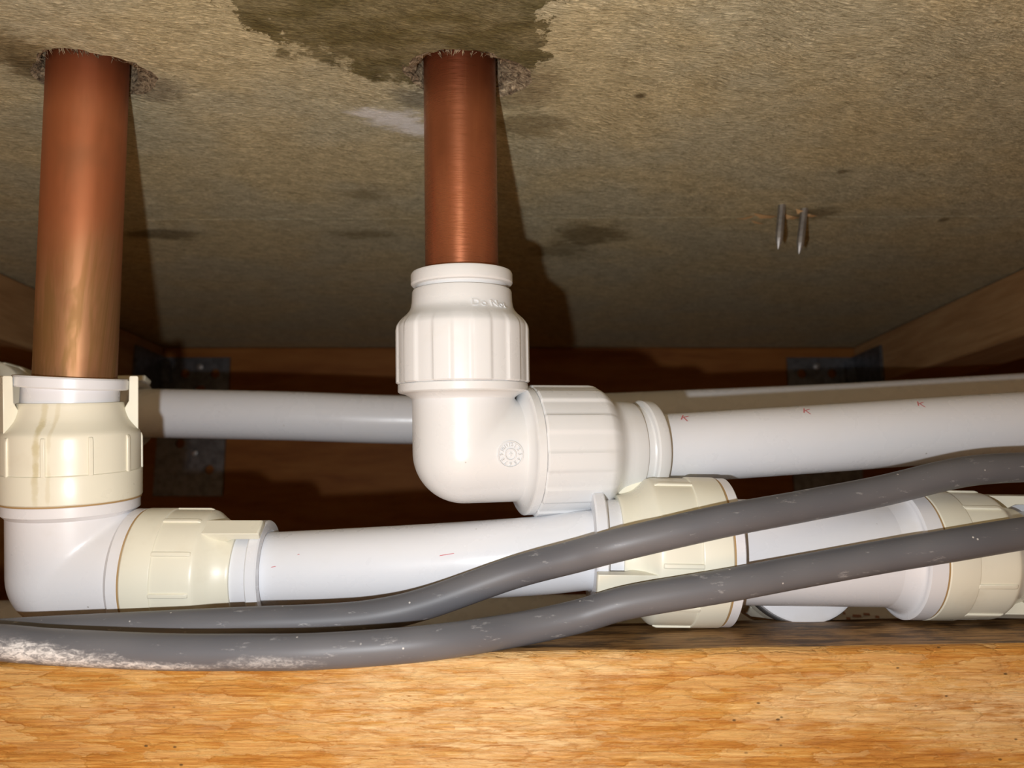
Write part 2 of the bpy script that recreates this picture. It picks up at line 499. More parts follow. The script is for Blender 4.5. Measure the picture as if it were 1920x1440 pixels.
def catmull(pts, per=14):
    pts = [Vector(p) for p in pts]
    ext = [pts[0] * 2 - pts[1]] + pts + [pts[-1] * 2 - pts[-2]]
    out = []
    for i in range(1, len(ext) - 2):
        p0, p1, p2, p3 = ext[i - 1:i + 3]
        for s in range(per):
            q = s / per
            out.append(0.5 * ((2 * p1) + (p2 - p0) * q + (2 * p0 - 5 * p1 + 4 * p2 - p3) * q * q + (3 * p1 - p0 - 3 * p2 + p3) * q ** 3))
    out.append(ext[-2])
    return out

def tube(pts, r, n=48, rf=None):
    """swept tube, r in mm"""
    V, Fc = [], []
    u = None
    m = len(pts)
    for j, p in enumerate(pts):
        tg = (pts[min(j + 1, m - 1)] - pts[max(j - 1, 0)]).normalized()
        if u is None:
            _, u, v = frame(tg)
        else:
            u = (u - tg * u.dot(tg)).normalized()
            v = tg.cross(u)
        for i in range(n):
            ph = 2 * math.pi * i / n
            rr = rf(ph, j / (m - 1), r) if rf else r
            V.append(p + (u * math.cos(ph) + v * math.sin(ph)) * rr * MM)
    for j in range(m - 1):
        for i in range(n):
            k = (i + 1) % n
            Fc.append([j * n + i, j * n + k, (j + 1) * n + k, (j + 1) * n + i])
    Fc.append(list(range(n - 1, -1, -1)))
    Fc.append([(m - 1) * n + i for i in range(n)])
    return V, Fc

def box(lo, hi):
    (x0, y0, z0), (x1, y1, z1) = lo, hi
    V = [Vector(p) * MM for p in ((x0, y0, z0), (x1, y0, z0), (x1, y1, z0), (x0, y1, z0), (x0, y0, z1), (x1, y0, z1), (x1, y1, z1), (x0, y1, z1))]
    return V, [[0, 3, 2, 1], [4, 5, 6, 7], [0, 1, 5, 4], [1, 2, 6, 5], [2, 3, 7, 6], [3, 0, 4, 7]]

def bevel(o, w, seg=2):
    m = o.modifiers.new('bevel', 'BEVEL')
    m.width = w * MM; m.segments = seg; m.limit_method = 'ANGLE'
    return o

def union(vfs, voxel, smooth=8):
    """one continuous skin over overlapping closed meshes"""
    vf = join(*vfs)
    me = bpy.data.meshes.new('tmp')
    me.from_pydata([tuple(v * 100) for v in vf[0]], [], vf[1])
    me.update()
    o = bpy.data.objects.new('tmp', me)
    COL.objects.link(o)
    r = o.modifiers.new('r', 'REMESH'); r.mode = 'VOXEL'; r.voxel_size = voxel * MM * 100
    s = o.modifiers.new('s', 'SMOOTH'); s.factor = 0.5; s.iterations = smooth
    bpy.context.view_layer.update()
    ev = o.evaluated_get(bpy.context.evaluated_depsgraph_get())
    m2 = ev.to_mesh()
    V = [v.co.copy() / 100 for v in m2.vertices]
    Fc = [list(p.vertices) for p in m2.polygons]
    ev.to_mesh_clear()
    bpy.data.objects.remove(o); bpy.data.meshes.remove(me)
    return V, Fc

def text_mesh(s, size, extrude, bold=0.0):
    cu = bpy.data.curves.new('tmp', 'FONT')
    cu.body = s; cu.size = size; cu.extrude = extrude; cu.offset = bold
    cu.align_x = 'CENTER'; cu.align_y = 'CENTER'; cu.resolution_u = 3
    o = bpy.data.objects.new('tmp', cu); COL.objects.link(o)
    bpy.context.view_layer.update()
    ev = o.evaluated_get(bpy.context.evaluated_depsgraph_get())
    m = ev.to_mesh()
    V = [v.co.copy() for v in m.vertices]
    Fc = [list(p.vertices) for p in m.polygons]
    ev.to_mesh_clear(); bpy.data.objects.remove(o); bpy.data.curves.remove(cu)
    return V, Fc

def wrap_along(vf, c, axis, r, t0, ph0, rot=0.0, lift=0.05):
    """lay a flat mesh (mm) on a cylinder: x runs along the axis, y up around it"""
    a, u, v = frame(axis)
    V = []
    for p in vf[0]:
        x = p.x * math.cos(rot) - p.y * math.sin(rot)
        y = p.x * math.sin(rot) + p.y * math.cos(rot)
        ph = ph0 - y / r
        V.append(Vector(c) + (a * (t0 + x) + (u * math.cos(ph) + v * math.sin(ph)) * (r + lift + p.z)) * MM)
    return V, vf[1]

def line_hit(px, py, c, axis, r):
    """where the sight line through px,py meets the cylinder: (t mm, phi)"""
    d = P(px, py, 1000.0).normalized()
    a, u, v = frame(axis)
    o = -Vector(c)
    dp = d - a * d.dot(a); op = o - a * o.dot(a)
    A = dp.dot(dp); B = 2 * dp.dot(op); Cc = op.dot(op) - (r * MM) ** 2
    D = max(B * B - 4 * A * Cc, 0)
    k = (-B - math.sqrt(D)) / (2 * A)
    p = d * k - Vector(c)
    return p.dot(a) / MM, math.atan2(p.dot(v), p.dot(u))

# ------------------------------------------------------------------ numpy value noise
def vnoise(x, y, seed=0):
    x = np.asarray(x, float); y = np.asarray(y, float)
    xi = np.floor(x).astype(np.int64); yi = np.floor(y).astype(np.int64)
    fx = x - xi; fy = y - yi
    fx = fx * fx * (3 - 2 * fx); fy = fy * fy * (3 - 2 * fy)
    def h(i, j):
        n = (i * 374761393 + j * 668265263 + seed * 974634777) & 0x7fffffff
        n = ((n ^ (n >> 13)) * 1274126177) & 0x7fffffff
        n = n ^ (n >> 16)
        return (n & 0xffff) / 65535.0
    return (h(xi, yi) * (1 - fx) + h(xi + 1, yi) * fx) * (1 - fy) + (h(xi, yi + 1) * (1 - fx) + h(xi + 1, yi + 1) * fx) * fy

# ================================================================== STRUCTURE
# ------------------------------------------------------------------ chipboard overhead, two boards with the copper holes
ceil = empty('ceiling', (0, 0, H_CEIL * MM), kind='structure', label='underside of khaki chipboard floor deck with a dark damp stain', cat='ceiling')
CU0_TOP, CU0_BOT = P(165, 128, 246), P(134, 720, 241)
CU1_TOP, CU1_BOT = P(862, 150, 246), P(866, 520, 242)

def at_height(a, b, zmm):
    k = (zmm * MM - a.z) / (b.z - a.z)
    return a + (b - a) * k

def ring_r(base, lobes, seed, n=72, rag=0.5):
    out = []
    for i in range(n):
        ph = 2 * math.pi * i / n
        r = base
        for (p0, wd, amp) in lobes:
            d = (ph - p0 + math.pi) % (2 * math.pi) - math.pi
            r += amp * math.exp(-(d / wd) ** 2)
        r += rag * (float(vnoise(i * 0.37, seed)) - 0.5) * 2 + rag * 0.7 * (float(vnoise(i * 1.1, seed + 9)) - 0.5) * 2
        out.append(r)
    return out

def hole(center, r_in, r_out, r_up):
    n = len(r_in)
    def loop(rs, z):
        return [Vector((center.x + rs[i] * MM * math.cos(2 * math.pi * i / n), center.y + rs[i] * MM * math.sin(2 * math.pi * i / n), z * MM)) for i in range(n)]
    lo = loop(r_out, H_CEIL)
    depth = [0.35 * (r_out[i] - r_in[i]) + 0.4 for i in range(n)]
    mid = [Vector((center.x + r_in[i] * MM * math.cos(2 * math.pi * i / n), center.y + r_in[i] * MM * math.sin(2 * math.pi * i / n), (H_CEIL + depth[i]) * MM)) for i in range(n)]
    hm = [(lo[i] * 0.5 + mid[i] * 0.5) + Vector((0, 0, 0.7 * MM * (float(vnoise(i * 0.9, 40)) - 0.3))) for i in range(n)]
    up = loop(r_up, H_CEIL + 18)
    V = lo + hm + mid + up
    Fc = []
    for j in range(3):
        for i in range(n):
            k = (i + 1) % n
            Fc.append([j * n + i, j * n + k, (j + 1) * n + k, (j + 1) * n + i])
    return lo, up, (V, Fc)

h0 = at_height(CU0_BOT, CU0_TOP, H_CEIL)
h1 = at_height(CU1_BOT, CU1_TOP, H_CEIL)
r0i = ring_r(13.3, [(0.1, 0.5, 1.2)], 3, rag=0.5)
r0o = [max(a + 0.8, b) for a, b in zip(r0i, ring_r(14.6, [(0.05, 0.6, 7.0), (2.9, 0.5, 3.0)], 5, rag=0.9))]
r1i = ring_r(13.2, [(2.9, 0.4, 0.8)], 11, rag=0.5)
r1o = [max(a + 0.8, b) for a, b in zip(r1i, ring_r(14.6, [(0.15, 0.65, 9.0), (3.4, 0.5, 3.0)], 15, rag=0.9))]
lo0, up0, rim0 = hole(h0, r0i, r0o, [r + 0.3 for r in r0i])
lo1, up1, rim1 = hole(h1, r1i, r1o, [r + 0.3 for r in r1i])

def fill(loops, z):
    bm = bmesh.new()
    for lp in loops:
        vs = [bm.verts.new((p[0], p[1], z * MM)) for p in lp]
        for i in range(len(vs)):
            bm.edges.new((vs[i], vs[(i + 1) % len(vs)]))
    bmesh.ops.triangle_fill(bm, use_beauty=True, use_dissolve=False, edges=bm.edges[:])
    bm.verts.index_update()
    V = [v.co.copy() for v in bm.verts]; Fc = [[v.index for v in f.verts] for f in bm.faces]
    bm.free()
    return V, Fc

SEAM = CE(500, 409)[1]
XW = 480.0
def seam_loop(y0, y1, jit0, jit1):
    lp = []
    for i in range(61):
        x = -XW + 2 * XW * i / 60
        lp.append((x * MM, (y0 - 0.011 * x * (1 if jit0 else 0)) * MM))
    for i in range(61):
        x = XW - 2 * XW * i / 60
        lp.append((x * MM, (y1 - 0.011 * x * (1 if jit1 else 0)) * MM))
    return lp
def walls(lp, z0, z1):
    n = len(lp)
    V = [Vector((p[0], p[1], z0 * MM)) for p in lp] + [Vector((p[0], p[1], z1 * MM)) for p in lp]
    return V, [[i, (i + 1) % n, n + (i + 1) % n, n + i] for i in range(n)]
near = seam_loop(-120, SEAM - 0.35, False, True)
far = seam_loop(SEAM + 0.35, 720, True, False)
vf = join(fill([near, lo0, lo1], H_CEIL), fill([near, up0, up1], H_CEIL + 18), walls(near, H_CEIL, H_CEIL + 18))
pn = mk('chipboard_panel', vf, M_CHIP, ceil, origin=(0, 0, 0), sharp=20)
pf = mk('chipboard_panel', join(fill([far], H_CEIL), fill([far], H_CEIL + 18), walls(far, H_CEIL, H_CEIL + 18)), M_CHIP, ceil, origin=(0, 0, 0), sharp=20)
# the material works in millimetres of the place, so both boards keep their origin at the camera's foot
for rv, nm in ((rim0, 'hole_rim'), (rim1, 'hole_rim')):
    mk(nm, rv, M_BROKEN, ceil, sharp=180)

def fibres(center, r_out, count, seed):
    rnd = random.Random(seed)
    V, Fc = [], []
    n = len(r_out)
    for _ in range(count):
        i = rnd.randrange(n)
        ph = 2 * math.pi * (i + rnd.random()) / n
        r = r_out[i] - rnd.random() * 1.5
        p = Vector((center.x + r * MM * math.cos(ph), center.y + r * MM * math.sin(ph), (H_CEIL + 0.3) * MM))
        d = Vector((-math.cos(ph) * rnd.uniform(0.1, 1) + rnd.uniform(-.6, .6), -math.sin(ph) * rnd.uniform(0.1, 1) + rnd.uniform(-.6, .6), -rnd.uniform(0.05, 0.5))).normalized()
        L = rnd.uniform(0.8, 2.6) * MM
        wd = rnd.uniform(0.12, 0.3) * MM
        s = d.cross(Vector((0, 0, 1))).normalized() * wd
        up = Vector((0, 0, wd * 0.8))
        k = len(V)
        V += [p - s, p + s, p + up, p + d * L]
        Fc += [[k, k + 1, k + 3], [k + 1, k + 2, k + 3], [k + 2, k, k + 3], [k, k + 2, k + 1]]
    return V, Fc
for c_, ro, sd in ((h0, r0o, 1), (h1, r1o, 2)):
    f = mk('frayed_fibres', fibres(c_, ro, 130, sd), M_SPLINT if False else M_BROKEN, ceil, sharp=20)
    f['kind'] = 'stuff'

mk('light_stop_cover', box((-XW, -120, H_CEIL + 18.2), (XW, 720, H_CEIL + 22)), M_LIGHT_STOP, ceil, origin=(0, 0, 0), sharp=20)  # unseen cover added to stop ambient light leaking through the pipe holes

# splinters torn out where the nails come through
def splinter(a, b, wmm, drop):
    d = (b - a)
    s = d.cross(Vector((0, 0, 1))).normalized() * wmm * MM
    m1 = a + d * 0.35 - Vector((0, 0, drop * MM)); m2 = a + d * 0.7 - Vector((0, 0, drop * 0.8 * MM))
    V = [a, m1 - s, m1 + s, m2 - s * 0.7, m2 + s * 0.7, b, m1 + Vector((0, 0, 0.5 * MM)), m2 + Vector((0, 0, 0.5 * MM))]
    return V, [[0, 2, 1], [1, 2, 4, 3], [3, 4, 5], [0, 1, 6], [0, 6, 2], [1, 3, 7, 6], [2, 6, 7, 4], [3, 5, 7], [4, 7, 5]]
def cpt(px, py, dz=0.15):
    x, y = CE(px, py)
    return Vector((x, y, H_CEIL - dz)) * MM
for (ax, ay, bx_, by_, wd, dr) in ((1378, 409, 1420, 402, 1.3, 0.9), (1412, 399, 1462, 404, 2.3, 1.4), (1470, 400, 1502, 407, 2.2, 1.4),
                                   (1492, 391, 1516, 394, 2.2, 1.6), (1508, 398, 1534, 404, 1.6, 1.0), (1408, 412, 1434, 419, 0.9, 0.7)):
    mk('splinter', splinter(cpt(ax, ay), cpt(bx_, by_), wd, dr), M_SPLINT, ceil, sharp=20)

# ------------------------------------------------------------------ front joist: rough sawn pine across the foreground
JZ, JF, JB = -37.9, 207.5, 256.0
JS = 0.0165                        # the joist top falls a little to the left
nx, nz = 560, 110
xs = np.linspace(-330, 330, nx); zs = np.concatenate([np.linspace(JZ, -72, 84), np.linspace(-73.5, -135, nz - 84)])
def pine_rel(X, Z):
    warp = 3.0 * vnoise(X * 0.02, Z * 0.08, 3)
    zz = Z + warp
    a = vnoise(X * 0.035, zz * 0.55, 1)
    b = vnoise(X * 0.12, zz * 1.1, 2)
    c = vnoise(X * 0.4, zz * 2.2, 5)
    # torn ledges: lifted flakes with a crisp lower lip
    ph = zz * 0.42 + 1.4 * vnoise(X * 0.05, zz * 0.2, 8)
    led = ph - np.floor(ph)
    flake = np.where(vnoise(X * 0.16, np.floor(ph) * 7.3, 12) > 0.45, 1.0, 0.25)
    mid = np.exp(-((X + 14) / 34.0) ** 2)
    return 0.35 * (a - 0.5) + 0.25 * (b - 0.5) + 0.12 * (c - 0.5) + (0.10 + 0.20 * mid) * led * flake
X, Z = np.meshgrid(xs, zs, indexing='ij')
rel = pine_rel(X, Z)
edge = np.clip((Z - (JZ - 1.6)) / 1.6, 0, 1) ** 2
Y = JF - rel + edge * (1.2 + 0.8 * (vnoise(X * 0.06, 0 * X, 21)))
topdrop = 0.0
V = [Vector((X[i, j], Y[i, j], Z[i, j] + JS * X[i, j])) * MM for i in range(nx) for j in range(nz)]
Fc = []
mi = []
for i in range(nx - 1):
    for j in range(nz - 1):
        Fc.append([i * nz + j, (i + 1) * nz + j, (i + 1) * nz + j + 1, i * nz + j + 1]); mi.append(0)
# top face strips: a slightly proud arris, then the weathered top
ys_t = [2.0, 4.5, 9, 16, 26, 40, JB - JF - 1.0, JB - JF]
rows = [[i * nz for i in range(nx)]]
for q, dy in enumerate(ys_t):
    row = []
    for i in range(nx):
        zz = JZ + 0.25 + 0.5 * (float(vnoise(xs[i] * 0.05, dy * 0.2, 31)) - 0.5) - (0.8 if q == len(ys_t) - 1 else 0)
        y = max(JF + dy, Y[i, 0] + 0.4 * (q + 1)) if q < 2 else JF + dy
        row.append(len(V)); V.append(Vector((xs[i], y, zz + JS * xs[i])) * MM)
    rows.append(row)
for q in range(len(rows) - 1):
    for i in range(nx - 1):
        Fc.append([rows[q][i], rows[q][i + 1], rows[q + 1][i + 1], rows[q + 1][i]]); mi.append(0 if q < 1 else 1)
# back, bottom, ends
bl = []
for i in range(nx):
    bl.append(len(V)); V.append(Vector((xs[i], JB, -135)) * MM)
for i in range(nx - 1):
    Fc.append([rows[-1][i], rows[-1][i + 1], bl[i + 1], bl[i]]); mi.append(1)
    Fc.append([bl[i], bl[i + 1], (i + 1) * nz + nz - 1, i * nz + nz - 1]); mi.append(1)
for i in (0, nx - 1):
    Fc.append([i * nz + j for j in range(nz)] + [bl[i]] + [rows[q][i] for q in range(len(rows) - 1, 0, -1)]); mi.append(0)
fj = mk('timber_joist', (V, Fc), [M_PINE, M_PINE_TOP], None, origin=(0, 0, 0), sharp=60, mi=mi)
props(fj, 'bright orange rough-sawn pine joist across the foreground under the grey cables', 'joist')

# ------------------------------------------------------------------ back joist, side battens, added bounce floor and side walls
BY = 652.0
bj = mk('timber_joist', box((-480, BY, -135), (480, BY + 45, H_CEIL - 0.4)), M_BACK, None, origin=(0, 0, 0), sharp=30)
props(bj, 'dark reddish-brown joist closing off the back of the void', 'joist')
bevel(bj, 1.5)
bt = mk('timber_batten', box((295, 150, 97), (340, BY - 1, H_CEIL - 0.4)), M_BATTEN, None, origin=(0, 0, 0), sharp=30)
props(bt, 'brown timber batten under the chipboard running back on the right', 'batten')
bevel(bt, 1.2)
bt = mk('timber_batten', box((-346, 150, 97), (-301, BY - 1, H_CEIL - 0.4)), M_BATTEN, None, origin=(0, 0, 0), sharp=30)
props(bt, 'brown timber batten behind the thick copper pipe on the left', 'batten')
bevel(bt, 1.2)
flr = mk('floor', box((-480, -320, -148), (480, BY + 45, -135.2)), M_BOUNCE, None, origin=(0, 0, 0))  # unseen warm boarding, added to bounce flash light upwards
for nm, xa, xb in (('wall_left', -525, -480.5), ('wall_right', 480.5, 525)):  # unseen side walls added so ambient light enters only from the front
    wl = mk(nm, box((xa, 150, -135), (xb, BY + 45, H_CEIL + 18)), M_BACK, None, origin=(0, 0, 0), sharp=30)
    props(wl, 'unseen side wall added to block ambient light, ' + nm[5:] + ' of the frame', 'wall', kind='structure')
props(flr, 'unseen boarding added below the camera for warm bounce', 'floor', kind='structure')

# ------------------------------------------------------------------ joist hangers in the back corners
def plate_holes(x0, x1, z0, z1, holes, y, th):
    out = [(x0, z0), (x1, z0), (x1, z1), (x0, z1)]
    bm = bmesh.new()
    loops = [out] + [[(cx + r * math.cos(2 * math.pi * i / 14), cz + r * math.sin(2 * math.pi * i / 14)) for i in range(14)] for cx, cz, r in holes]
    for lp in loops:
        vs = [bm.verts.new((p[0] * MM, y * MM, p[1] * MM)) for p in lp]
        for i in range(len(vs)):
            bm.edges.new((vs[i], vs[(i + 1) % len(vs)]))
    bmesh.ops.triangle_fill(bm, use_beauty=True, use_dissolve=False, edges=bm.edges[:])
    r = bmesh.ops.extrude_face_region(bm, geom=bm.faces[:])
    for e in r['geom']:
        if isinstance(e, bmesh.types.BMVert):
            e.co.y -= th * MM
    bm.verts.index_update()
    V = [v.co.copy() for v in bm.verts]; Fc = [[v.index for v in f.verts] for f in bm.faces]
    bm.free()
    return V, Fc
def hanger(sx, xb, label):
    t = empty('joist_hanger', Vector((xb, BY, 8)) * MM, label, 'joist hanger', 'galvanised hangers on the back joist')
    xa, xc = (xb, xb + sx * 58)
    lo, hi = min(xa, xc), max(xa, xc)
    hs = [(xa + sx * 46, 112, 4.0), (xa + sx * 20, 112, 4.0), (xa + sx * 34, 96, 5.5), (xa + sx * 46, 70, 4.0), (xa + sx * 20, 52, 4.0), (xa + sx * 46, 30, 4.0)]
    mk('face_plate', plate_holes(lo, hi, 8, 126, hs, BY - 0.3, 2.0), M_ZINC, t, sharp=20)
    # side strap folded forward along the batten, and the turned lip
    mk('side_strap', box((min(xa, xa + sx * 2), BY - 52, 60), (max(xa, xa + sx * 2), BY - 2.4, 97 - 0.5 + 30)), M_ZINC, t, sharp=20)
    mk('fold_lip', box((min(xa + sx * 2, xa + sx * 9), BY - 7, 104), (max(xa + sx * 2, xa + sx * 9), BY - 2.4, 122)), M_ZINC, t, sharp=20)
    for hx, hz in ((xa + sx * 33, 118), (xa + sx * 33, 44)):
        mk('screw_head', lathe([(0, 0.01), (0, 3.2), (1.4, 2.8), (2.0, 1.2), (2.0, 0.01)], Vector((hx, BY - 2.3, hz)) * MM, (0, -1, 0), 16, toward=(0, 0, 1)), M_NAIL, t)
hanger(1, -300.5, 'galvanised joist hanger in the back left corner, half in shadow')
hanger(-1, 294.5, 'galvanised joist hanger in the back right corner above the white pipe')

# ------------------------------------------------------------------ nail points
def nail(px, py, tx, ty, label):
    x, y = CE(px, py)
    a = Vector((x, y, H_CEIL + 6)) * MM
    d = P(tx, ty, 1000.0)
    k = y / (d.y / MM)
    tip = Vector((d.x * k, y * MM, d.z * k))
    ax = tip - Vector((x, y, H_CEIL)) * MM
    L = ax.length / MM + 6
    a = tip - ax.normalized() * L * MM
    prof = [(0, 0.01), (0, 1.75), (L - 5.5, 1.75), (L - 5.0, 1.7), (L - 0.4, 0.35), (L, 0.02)]
    o = mk('nail', lathe(prof, a, ax, 8), M_NAIL, None, origin=tip, sharp=25)
    props(o, label, 'nail', 'nail points through the chipboard')
nail(1466, 385, 1459, 468, 'left of two bare nail points poking down through the chipboard')
nail(1508, 392, 1498, 477, 'right of two bare nail points poking down through the chipboard')

# ================================================================== PIPES AND FITTINGS
# ------------------------------------------------------------------ fitting parts
def interp_prof(prof, t):
    for (t0, r0), (t1, r1) in zip(prof, prof[1:]):
        if t0 <= t <= t1 and t1 > t0:
            return r0 + (r1 - r0) * (t - t0) / (t1 - t0)
    return prof[-1][1]

def smooth_prof(ctrl, per=4):
    """round a (t, r) polyline gently"""
    pts = catmull([Vector((a, b, 0)) for a, b in ctrl], per)
    return [(p.x, p.y) for p in pts]

# --- fluted push-fit arm (all-white elbow)
def fluted_arm(root, c, axis, stretch=1.0, ring_out=0.0, r_pipe=11.5, ph0=0.0, ring_tilt=(0, 0)):
    S = lambda t: 21.1 + (t - 21.1) * stretch
    shoulder = smooth_prof([(37.6, 20.85), (39.2, 20.5), (41.0, 19.2), (42.8, 17.3), (44.4, 16.2), (46.4, 15.75)], 4)
    prof = [(21.15, 12.0), (21.15, 20.3), (21.6, 20.85)] + [(21.6 + i * 2, 20.85) for i in range(1, 8)] + shoulder + \
           [(49.6, 15.6), (50.2, 15.35), (50.4, 14.9), (50.4, 12.0)]
    prof = [(S(t), r) for t, r in prof]
    N = 11
    t_a, t_b = S(37.0), S(42.5)
    def rf(ph, t, r):
        if t > t_b or r < 16:
            return r
        w_ = 1.0 if t < t_a else max(0.0, 1 - (t - t_a) / (t_b - t_a))
        q = ((ph - ph0) * N / (2 * math.pi)) % 1.0
        s = 0.5 + 0.5 * math.cos(2 * math.pi * q)
        s = min(max((s - 0.5) * 4.5 + 0.5, 0), 1)
        # flutes are flat floored, ridges keep the full radius
        return r - w_ * 0.55 * (1 - s)
    cap = mk('cap', lathe(prof, c, axis, 264, rf), M_WARM, root, sharp=28)
    a = Vector(axis).normalized()
    ra = (a + Vector((ring_tilt[0], 0, ring_tilt[1]))).normalized()
    k = 50.4 * 0 + S(50.4) + ring_out
    rc = Vector(c) + a * (k + 1.2) * MM
    mk('collar', lathe([(-6, r_pipe + 0.25), (-6, 14.0), (-0.4, 14.0), (0.1, 14.3), (0.3, 15.5), (0.8, 15.95), (3.6, 15.95), (4.3, 15.6), (4.6, 14.9), (4.6, r_pipe + 0.9), (4.2, r_pipe + 0.2), (-6, r_pipe + 0.25)], rc, ra, 96), M_WARM, root, sharp=30)
    return cap, prof

# --- ribbed push-fit arm with two lugs (cream caps)
def ribbed_arm(root, c, axis, off=0.0, sr=1.0, sl=1.0, capmat=None, lugs=(0.0, math.pi), ribs=0.2, ring_tilt=(0, 0), toward=None, ring_gap=0.0, bore=11.9):
    """sr scales the radius, sl the length along the axis"""
    capmat = capmat or M_CREAM
    a, u, v = frame(axis, toward)
    c = Vector(c) + a * off * MM
    fl = smooth_prof([(42.0, 22.5), (43.6, 22.1), (45.6, 20.2), (47.6, 18.6), (50.0, 17.6), (52.4, 17.1)], 4)
    prof = [(22.9, 14), (22.9, 22.6), (23.3, 23.0), (31.2, 23.05), (31.5, 22.95), (31.75, 22.5), (36, 22.5)] + fl + [(52.7, 16.9), (52.7, 14.2)]
    prof = [(t * sl, r * sr) for t, r in prof]
    cap = mk('cap', lathe(prof, c, a, 120, None, toward), capmat, root, sharp=32)
    # raised ribs round the recessed band
    for k in range(10):
        ph = ribs + k * 2 * math.pi / 10
        e = u * math.cos(ph) + v * math.sin(ph)
        s = a.cross(e)
        V = []
        for (t, r) in ((31.3, 22.2), (31.3, 23.1), (41.6, 23.1), (42.8, 22.7), (42.8, 21.9)):
            for sg in (-1, 1):
                V.append(c + (a * t * sl + e * r * sr + s * sg * 0.7) * MM)
        Fc = [[2 * i, 2 * i + 1, 2 * i + 3, 2 * i + 2] for i in range(4)] + [[0, 2, 4, 6, 8], [1, 9, 7, 5, 3], [0, 8, 9, 1]]
        bevel(mk('rib', (V, Fc), capmat, cap, sharp=25), 0.3, 2)
    # two grip lugs standing beyond the neck
    for ph in lugs:
        prof_l = [(42.6, 21.9), (60.6, 22.0), (61.0, 21.6), (61.0, 19.2), (60.6, 18.9), (53.0, 18.7), (50.6, 17.2), (46.0, 17.2), (42.6, 20.0)]
        V, n_ = [], len(prof_l)
        for sg in (-1, 1):
            for t, r in prof_l:
                q = ph + sg * 3.0 / (21.0 * sr)
                V.append(c + (a * t * sl + (u * math.cos(q) + v * math.sin(q)) * r * sr) * MM)
        Fc = [list(range(n_)), list(range(2 * n_ - 1, n_ - 1, -1))] + [[i, (i + 1) % n_, n_ + (i + 1) % n_, n_ + i] for i in range(n_)]
        bevel(mk('lug', (V, Fc), capmat, cap, sharp=25), 0.5, 2)
    # white sleeve and loose collar ring
    ra = (a + Vector((ring_tilt[0], 0, ring_tilt[1]))).normalized()
    rc = c + a * (57.2 + ring_gap) * sl * MM
    b = bore
    mk('collar', lathe([(-12, b + 0.1), (-12, 15.7 * sr), (-0.2, 15.7 * sr), (0.0, 16.2 * sr), (0.0, 18.2 * sr), (0.4, 18.6 * sr), (3.0, 18.6 * sr), (3.5, 18.2 * sr), (3.6, b + 1.0), (3.0, b + 0.1), (-12, b + 0.1)], rc, ra, 96, None, toward), M_PIPE, root, sharp=30)
    # brown grime line where cap meets flange
    mk('grime_line', lathe([(t * sl, r * sr) for t, r in [(22.45, 21), (22.45, 22.72), (22.95, 22.72), (22.95, 21)]], c, a, 96, None, toward), M_GRIME, root, sharp=30)
    return cap

def flange_prof(r, t0, t1, rf, fil=2.2):
    return smooth_prof([(t0 - fil * 1.6, r - 0.4), (t0 - fil * 0.8, r + 0.15), (t0 - 0.5, r + (rf - r) * 0.45), (t0, rf - 0.5)], 4) + [(t0 + 0.4, rf), (t1 - 0.3, rf), (t1, rf - 0.3), (t1, r - 3)]

def half_capsule(c, axis, r, L):
    prof = [(-r * math.cos(q), max(r * math.sin(q), 0.02)) for q in [i * (math.pi / 2) / 12 for i in range(13)]] + [(L, r), (L + 0.01, 0.02)]
    return lathe(prof, c, axis, 64, None, None, (True, True))

# ------------------------------------------------------------------ copper pipes
def cyl_thing(name, a, b, r, mat, label, cat, group=None, n=96):
    ax = b - a
    L = ax.length / MM
    prof = [(0, r - 1.2), (0, r), (L, r), (L, r - 1.2), (0, r - 1.2)]
    o = mk(name, lathe(prof, a, ax, n), mat, None, origin=(0, 0, 0), sharp=40)
    o.location = (0, 0, 0)
    return props(o, label, cat, group)
C1 = P(136, 1070, 241)            # corner of the left elbow
UP1 = (CU0_BOT - C1).normalized()
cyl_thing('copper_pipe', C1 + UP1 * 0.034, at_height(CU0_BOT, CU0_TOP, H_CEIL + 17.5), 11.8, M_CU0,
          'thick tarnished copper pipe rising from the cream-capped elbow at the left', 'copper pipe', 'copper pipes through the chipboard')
C0 = P(870, 847, 239)             # corner of the all-white elbow
UP0 = (CU1_BOT - C0).normalized()
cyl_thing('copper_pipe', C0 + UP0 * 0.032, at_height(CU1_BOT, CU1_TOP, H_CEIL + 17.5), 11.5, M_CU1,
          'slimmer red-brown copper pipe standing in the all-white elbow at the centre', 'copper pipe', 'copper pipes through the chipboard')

# ------------------------------------------------------------------ all-white fluted elbow (centre)
RT0 = (P(1240, 841, 256) - C0).normalized()
el = empty('elbow_fitting', C0, 'all-white push-fit elbow with fluted caps holding the central copper pipe', 'pipe elbow')
body = union([half_capsule(C0, UP0, 15.9, 19), half_capsule(C0, RT0, 15.9, 19)], 0.7, 10)
fp = flange_prof(15.9, 18.3, 21.1, 20.2)
mk('body', join(body, lathe(fp, C0, UP0, 96), lathe(fp, C0, RT0, 96)), M_WARM, el, sharp=40)
capv, prof_v = fluted_arm(el, C0, UP0, 1.0, 0.0, 11.5, ph0=math.radians(19.5), ring_tilt=(-0.01, 0))
caph, _ = fluted_arm(el, C0, RT0, 1.18, 1.6, 11.5, ph0=math.radians(14), ring_tilt=(0, 0.02))
# raised lettering on the shoulder of the upright cap
tv, tf = text_mesh('Do Not', 2.9, 0.3)
a_, u_, v_ = frame(UP0)
Vt = []
for p in tv:
    t = 44.2 + p.y * 1.0
    ph = math.radians(34) + (p.x * 1.3) / 16.4
    r = interp_prof(prof_v, t) + 0.1 + p.z
    Vt.append(C0 + (a_ * t + (u_ * math.cos(ph) + v_ * math.sin(ph)) * r) * MM)
mk('raised_lettering', (Vt, tf), M_WARM, capv, sharp=30)
